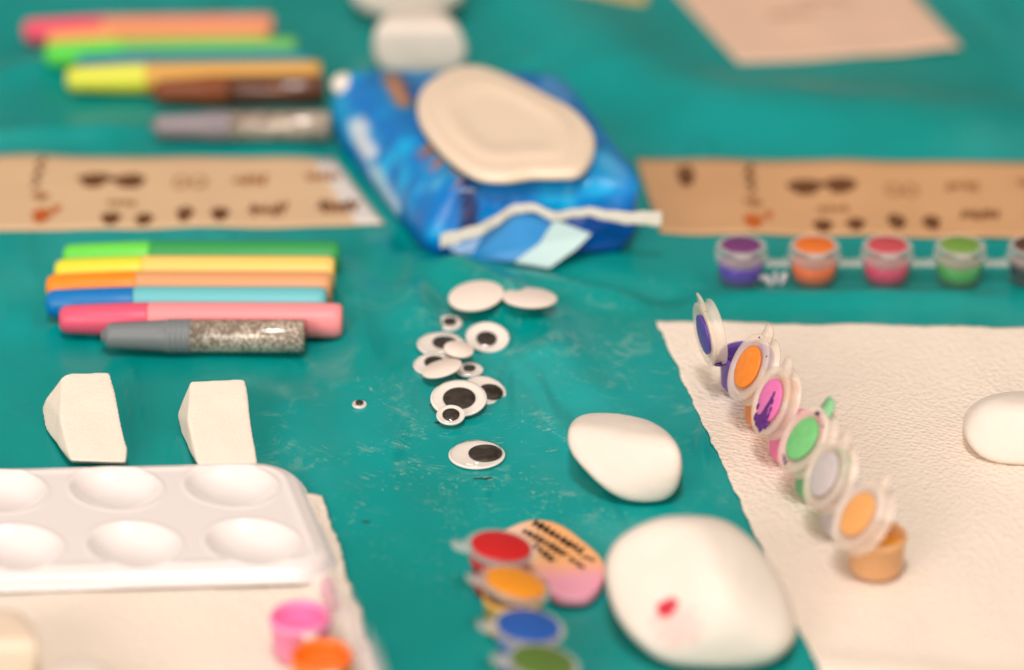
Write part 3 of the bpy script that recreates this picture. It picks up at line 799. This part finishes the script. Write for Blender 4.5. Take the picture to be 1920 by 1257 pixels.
# ------------------------------------------------------------------ printed heart tag
def outline_plate(name, pts, z0, th, m_, parent=None, zf=None, rings=6, loc=Vector((0,0,0))):
    """pts: closed world xy outline; domed edge"""
    n = len(pts); cx_ = sum((p.x for p in pts))/n; cy_ = sum((p.y for p in pts))/n
    bm = bmesh.new(); rr_ = []
    prof = [(1.0, 0), (1.0, th*.3), (.995, th*.7), (.97, th*.95), (.93, th)]+[(.93*(1-k/rings), th) for k in range(1, rings)]
    for s, h in prof:
        ring_ = []
        for p in pts:
            x = cx_+(p.x-cx_)*s; y = cy_+(p.y-cy_)*s
            z = z0+h+(zf(x, y, s) if zf else 0)
            ring_.append(bm.verts.new((x-loc.x, y-loc.y, z-loc.z)))
        rr_.append(ring_)
    for A, C_ in zip(rr_, rr_[1:]):
        for i in range(n): bm.faces.new((A[i], A[(i+1)%n], C_[(i+1)%n], C_[i]))
    bm.faces.new(rr_[0][::-1]); bm.faces.new(rr_[-1])
    return finish(bm, name, m_, parent)
def smooth_loop(pts, n=6):
    out = []
    N_ = len(pts)
    for i in range(N_):
        p0, p1, p2, p3 = pts[i-1], pts[i], pts[(i+1)%N_], pts[(i+2)%N_]
        for k in range(n):
            t = k/n
            out.append(.5*((2*p1)+(-p0+p2)*t+(2*p0-5*p1+4*p2-p3)*t*t+(-p0+3*p1-3*p2+p3)*t**3))
    return out
tagz = .006
raw = [(890,1028),(935,990),(992,966),(1045,972),(1090,1002),(1132,1042),(1130,1080),(1105,1108),(1065,1112),(1036,1104),(1022,1078),(985,1066),(915,1062)]
pts = smooth_loop([Vector((at(a, b, tagz).x, at(a, b, tagz).y)) for a, b in raw])
tl_ = at(1020, 1040, 0)
tm_ = mat('printed_tag', (240,190,150), .5, .4, attr=True)
tagm = outline_plate('heart_tag', pts, .0020, .0040, tm_, rings=14, loc=Vector((tl_.x, tl_.y, 0)))
tagm.location = (tl_.x, tl_.y, -.0015)
def tagcol(c):
    # project back to picture-independent tag coordinates
    x = c.x; y = c.y
    e = noise.noise(c*120)*.003
    t = smst(-.009, -.024, y+e+abs(x-.012)*.2)
    base = mixc((246,178,118), (236,160,180), t)
    return mixc(base, (238,205,190), smst(.004, -.012, x)*.8)
setcol(tagm, tagcol)
tag(tagm, 'peach and pink heart shaped tag with dark slanting handwriting, left of the large stone', 'tag')
bm = bmesh.new()
zt = .00625
def tagpt(a, b): q = at(a, b, tagz); return Vector((q.x-tl_.x, q.y-tl_.y))
def wstroke(a, b, amp, n, w):
    A = tagpt(*a); B_ = tagpt(*b); dd = (B_-A); nn = Vector((-dd.y, dd.x)).normalized(); vs = []
    for k in range(n+1):
        f = k/n; p = A+dd*f+nn*amp*sin(k*2.1+a[0])*(.6+.6*random.random()); ww = nn*w*(.5+random.random()*.6)
        vs.append((bm.verts.new((p.x+ww.x, p.y+ww.y, zt)), bm.verts.new((p.x-ww.x, p.y-ww.y, zt))))
    for A_, C_ in zip(vs, vs[1:]): bm.faces.new((A_[0], A_[1], C_[1], C_[0]))
wstroke((1000,972), (1092,1030), .0015, 26, .0015)
wstroke((982,988), (1062,1035), .0015, 24, .0014)
wstroke((1000,1015), (1038,1046), .0013, 12, .0013)
wstroke((1068,1040), (1095,1060), .0012, 8, .0010)
wstroke((1090,1036), (1116,1046), .0010, 8, .0008)
wstroke((962,1004), (984,1010), .0004, 5, .0009)
finish(bm, 'handwriting', mat('black_ink', (45,25,12), .5, .3), tagm, False)

# ------------------------------------------------------------------ wipes pack
film = mat('blue_wrapper_film', (0,120,190), .3, .28, attr=True, coat=.15, bump=(90, .6, .003))
PZ = .029
loc = at(930, 360); loc.z = 0
def W2(px, py, z): p = at(px, py, z); return Vector((p.x, p.y, z))
bot = [W2(628,262,.0), W2(800,480,.0), W2(1176,474,.0), W2(1085,262,.0)]     # back-left, front-left, front-right, back-right
mid = [W2(572,140,.018), W2(786,436,.012), W2(1208,418,.012), W2(1106,190,.012)]
top = [W2(668,128,PZ), W2(846,346,PZ), W2(1210,334,PZ), W2(1052,136,PZ)]
def quad(q, u, v):   # u left->right, v front->back
    return (q[1]*(1-u)+q[2]*u)*(1-v)+(q[0]*(1-u)+q[3]*u)*v
def rnd_uv(a, k=16):   # superellipse unit square outline
    c_, s_ = cos(a), sin(a); r = (abs(c_)**k+abs(s_)**k)**(-1/k); return .5+.5*c_*r, .5+.5*s_*r
NS = 260; levels = []
for k in range(8):   levels.append(('s', k/8))
for k in range(1, 19): levels.append(('t', k/18))
bm = bmesh.new(); rings_ = []; info = []
for kind, f in levels:
    rg = []
    for i in range(NS):
        a = 2*pi*i/NS; u, v = rnd_uv(a)
        if kind == 's':
            t = f; A = quad(bot, u, v); Bm = quad(mid, u, v); C_ = quad(top, u, v)
            p = A*(1-t)**2+Bm*2*t*(1-t)+C_*t*t
            o_ = Vector((p.x, p.y, 0))-Vector((loc.x+.005, loc.y+.02, 0)); 
            p += o_.normalized()*(.0011*noise.noise(Vector((a*9, t*3, 1)))+.0008*noise.noise(Vector((a*26, t*5, 2))))*sin(pi*min(1, t+.1))
            fr_ = 1 if (v < .2) else .5
            p += o_.normalized()*fr_*(.0042*(noise.voronoi(Vector((p.x*62, p.y*34, p.z*45)))[0][0]-.5))*sin(pi*t)
        else:
            s = 1-f*.96 if f < 1 else .0001; s = max(s, 0)
            uu, vv_ = .5+(u-.5)*s, .5+(v-.5)*s
            p = quad(top, uu, vv_); p.z = PZ+.0045*(1-(1-f)**2.2)
            p.z += .0032*(noise.voronoi(Vector((p.x*75, p.y*50, 5)))[0][0]-.5)*min(1, f*6)
        rg.append(bm.verts.new(p-loc))
    rings_.append(rg)
for A, C_ in zip(rings_, rings_[1:]):
    for i in range(NS): bm.faces.new((A[i], A[(i+1)%NS], C_[(i+1)%NS], C_[i]))
bm.faces.new(rings_[0][::-1]); bm.faces.new(rings_[-1])
pack = root('wet_wipes_pack', loc)
tag(pack, 'blue soft pack of wet wipes with an oval cream plastic lid and crumpled front seal', 'wipes pack')
body = finish(bm, 'wrapper', film, pack)
def capsule(p, a, b, r, soft):
    d, t = seg_d(p, a, b); return smst(r+soft, r-soft, d)
def packcol(c):
    p = c+loc; q = p-CAM; # wrapper print; blue also set darker low down and on the top face
    X = 960+F*q.x/q.dot(FW); Y = 628.5-F*q.dot(UP)/q.dot(FW); s2 = Vector((X, Y))
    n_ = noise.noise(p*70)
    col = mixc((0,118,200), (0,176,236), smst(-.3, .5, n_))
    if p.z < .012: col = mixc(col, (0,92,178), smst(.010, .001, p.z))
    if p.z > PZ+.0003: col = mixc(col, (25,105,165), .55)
    def V_(a, b): return Vector((a, b))
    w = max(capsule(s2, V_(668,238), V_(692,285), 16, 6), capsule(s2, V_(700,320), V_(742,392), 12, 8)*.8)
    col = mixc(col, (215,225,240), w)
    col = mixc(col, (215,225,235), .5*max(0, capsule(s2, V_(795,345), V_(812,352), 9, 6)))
    col = mixc(col, (30,42,92), capsule(s2, V_(878,350), V_(880,420), 17, 3))
    col = mixc(col, (176,122,88), capsule(s2, V_(735,150), V_(756,188), 15, 6))
    col = mixc(col, (40,62,105), capsule(s2, V_(764,160), V_(782,200), 8, 8)*.8)
    b1 = capsule(s2, V_(808,285), V_(852,335), 17, 6)
    col = mixc(col, (168,118,88), b1*smst(-.35, .1, noise.noise(Vector((X*.08, Y*.08, 0)))))
    col = mixc(col, (40,48,90), b1*smst(.1, .4, noise.noise(Vector((X*.08, Y*.08, 0)))))
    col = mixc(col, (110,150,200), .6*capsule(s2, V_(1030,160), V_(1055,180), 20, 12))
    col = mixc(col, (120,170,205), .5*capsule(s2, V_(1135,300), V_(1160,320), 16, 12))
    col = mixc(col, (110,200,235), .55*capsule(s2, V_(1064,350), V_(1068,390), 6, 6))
    return col
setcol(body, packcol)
# lid
lid_m = mat('cream_lid_plastic', (240,217,194), .35, .45, sss=.2)
lz = PZ+.0035
lraw = [(782,190),(796,160),(826,138),(865,124),(905,126),(945,140),(985,158),(1030,182),(1075,206),(1105,236),(1116,265),(1108,298),(1085,322),(1045,326),(1000,326),(945,333),(895,327),(850,300),(812,262),(788,225)]
lp_ = smooth_loop([Vector((at(a, b, lz+.003).x, at(a, b, lz+.003).y)) for a, b in lraw], 5)
cen = at(950, 232, lz+.003); 
def lidz(x, y, s):
    u = s
    r1_ = .0012*smst(.84, .70, u)*1.0        # raised inner flap
    dd = Vector((x-cen.x, y-cen.y))
    return r1_-.0010*smst(.64, .40, u)+.0005*exp(-((u-.88)/.04)**2)
lid = outline_plate('lid', lp_, lz, .0040, lid_m, pack, lidz, 16, loc)
# crimped seal strips
def ribbon(name, pts, w0, m_, parent, th=.0006):
    """pts: world points of the strip centre line; w0: strip width direction vectors"""
    bm = bmesh.new(); rows_ = []
    pts2 = []
    for a, b in zip(pts, pts[1:]):
        for k in range(6): pts2.append(tuple((a[i]*(1-k/6)+b[i]*(k/6)) for i in range(2)))
    pts2.append(pts[-1])
    for kk, (c, w) in enumerate(pts2):
        w = w*(1+.16*noise.noise(Vector((kk*.35, 2, 0)))); c = c+Vector((0, .0006*noise.noise(Vector((kk*.3, 7, 0))), .0009*noise.noise(Vector((kk*.27, 0, 0)))))
        n = Vector((0, -.6, .8))
        rows_.append([bm.verts.new(q-loc) for q in (c-w*.5, c+w*.5, c+w*.5+n*th, c-w*.5+n*th)])
    for A, C_ in zip(rows_, rows_[1:]):
        for i in range(4): bm.faces.new((A[i], A[(i+1)%4], C_[(i+1)%4], C_[i]))
    bm.faces.new(rows_[0][::-1]); bm.faces.new(rows_[-1])
    return finish(bm, name, m_, parent, False)
seal_m = mat('white_crimped_seal', (240,228,216), .4, .4)
def onf(px, py, y): # point on a vertical plane world y
    d_ = FW+Vector((1,0,0))*((px-960)/F)-UP*((py-628.5)/F); return CAM+d_*((y-CAM.y)/d_.y)
yf = (bot[1].y+bot[2].y)/2
sp = [(826,455,-.006,24),(860,444,-.010,22),(905,432,-.010,20),(940,408,-.007,18),(968,392,-.005,16),(1005,392,-.006,14),(1035,408,-.008,15),(1065,404,-.006,14),(1105,398,-.006,14),(1150,408,-.008,18),(1200,411,-.010,22),(1240,412,-.010,24)]
pts = []
for px, py, dy, w in sp:
    pts.append((onf(px, py, yf+dy), Vector((0, -.0004, 1)).normalized()*(w/4.55/.89*mm)))
ribbon('seal_strip', pts, None, seal_m, pack, .0010)
bluef = mat('blue_flap_film', (0,140,212), .25, .6, attr=False, vary=.25, vscale=60, coat=.2)
deepf = mat('deep_blue_flap_film', (0,78,170), .25, .6, vary=.2, vscale=60, coat=.2)
def flap(name, poly, m_, dys):
    bm = bmesh.new()
    vs = [bm.verts.new(onf(a, b, yf+dy)-loc) for (a, b), dy in zip(poly, dys)]
    f = bm.faces.new(vs); r = bmesh.ops.extrude_face_region(bm, geom=[f])
    bmesh.ops.translate(bm, verts=[g_ for g_ in r['geom'] if isinstance(g_, bmesh.types.BMVert)], vec=(0, .0012, 0))
    return finish(bm, name, m_, pack, False)
flap('end_fold', [(832,462),(905,440),(970,398),(1040,416),(1010,462),(960,492),(880,486)], bluef, [-.003,-.005,-.003,-.005,-.008,-.0095,-.0075])
flap('side_fold', [(1045,412),(1105,404),(1150,416),(1192,422),(1180,448),(1105,470),(1040,476)], deepf, [-.002,-.003,-.003,-.002,-.001,-.004,-.006])
flap('pale_label', [(1040,414),(1108,440),(1082,466),(1030,503),(966,492),(1012,458)], mat('pale_label_film', (196,222,222), .3, .5), [-.007,-.009,-.0115,-.0145,-.0130,-.0095])
# white back corner tip
bm = bmesh.new()
c = W2(645,158,.022)
bmesh.ops.create_uvsphere(bm, u_segments=20, v_segments=12, radius=1, matrix=Matrix.Translation(c-loc) @ Matrix.Diagonal((.0056,.007,.0042,1)))
finish(bm, 'seal_corner', seal_m, pack)

# small dark crumbs on the cloth
for px, py, w, lb in [(905,895,.0035,'thin dark crumb below the lone large googly eye'), (815,757,.0020,'dark sliver left of the lowest eye of the pile'), (820,790,.0012,'tiny dark speck under the pile of eyes'), (686,981,.0014,'brown speck right of the palette corner')]:
    bm = bmesh.new(); p = at(px, py)
    for k in range(4):
        bmesh.ops.create_icosphere(bm, subdivisions=1, radius=1, matrix=Matrix.Translation(((k-1.5)*w*.45, .0006*sin(k*3), .0002)) @ Matrix.Diagonal((w*.35, .00045, .00022, 1)))
    o = finish(bm, 'crumb', eye_black); o.location = (p.x, p.y, H(p.x, p.y)); tag(o, lb, 'crumb', 'dark crumbs on the cloth')

# ------------------------------------------------------------------ light
def area(name, loc_, target, sx, sy, power, col):
    ld = bpy.data.lights.new(name, 'AREA'); ld.shape = 'RECTANGLE'; ld.size = sx; ld.size_y = sy; ld.energy = power; ld.color = col
    o = bpy.data.objects.new(name, ld); COL.objects.link(o); o.location = loc_
    o.rotation_euler = (Vector(target)-Vector(loc_)).to_track_quat('-Z', 'Y').to_euler(); return o
area('window_light', (-1.45, -2.7, 1.25), (0, 0, 0), 1.5, 1.2, 50, (1, .94, .89))
area('high_window_light', (-.05, -1.15, 2.3), (0, .05, 0), .38, .34, 33, (1, .97, .95))
w = bpy.data.worlds.new('World'); scene.world = w; w.use_nodes = True
nt = w.node_tree; N = nt.nodes; L = nt.links
bg = N['Background']; tcw = N.new('ShaderNodeTexCoord'); sp_ = N.new('ShaderNodeSeparateXYZ'); L.new(tcw.outputs['Generated'], sp_.inputs[0])
cr_ = N.new('ShaderNodeValToRGB'); L.new(sp_.outputs[1], cr_.inputs[0])
cr_.color_ramp.elements[0].position = 0; cr_.color_ramp.elements[0].color = (1.0, .84, .69, 1)
cr_.color_ramp.elements[1].position = 1; cr_.color_ramp.elements[1].color = (.20, .16, .11, 1)
nw = N.new('ShaderNodeTexNoise'); nw.inputs['Scale'].default_value = 3.2; nw.inputs['Detail'].default_value = 2; L.new(tcw.outputs['Generated'], nw.inputs[0])
mw = N.new('ShaderNodeMapRange'); mw.inputs[1].default_value = .38; mw.inputs[2].default_value = .62; mw.inputs[3].default_value = .30; mw.inputs[4].default_value = 1.05; L.new(nw.outputs['Fac'], mw.inputs[0])
L.new(cr_.outputs[0], bg.inputs[0]); L.new(mw.outputs[0], bg.inputs[1])   # warm room; uneven bright patches added to vary the cloth's sheen
scene.view_settings.view_transform = 'Standard'; scene.view_settings.look = 'None'
scene.view_settings.exposure = -.03; scene.view_settings.gamma = 1
scene.cycles.use_denoising = True
scene.cycles.transparent_max_bounces = 16
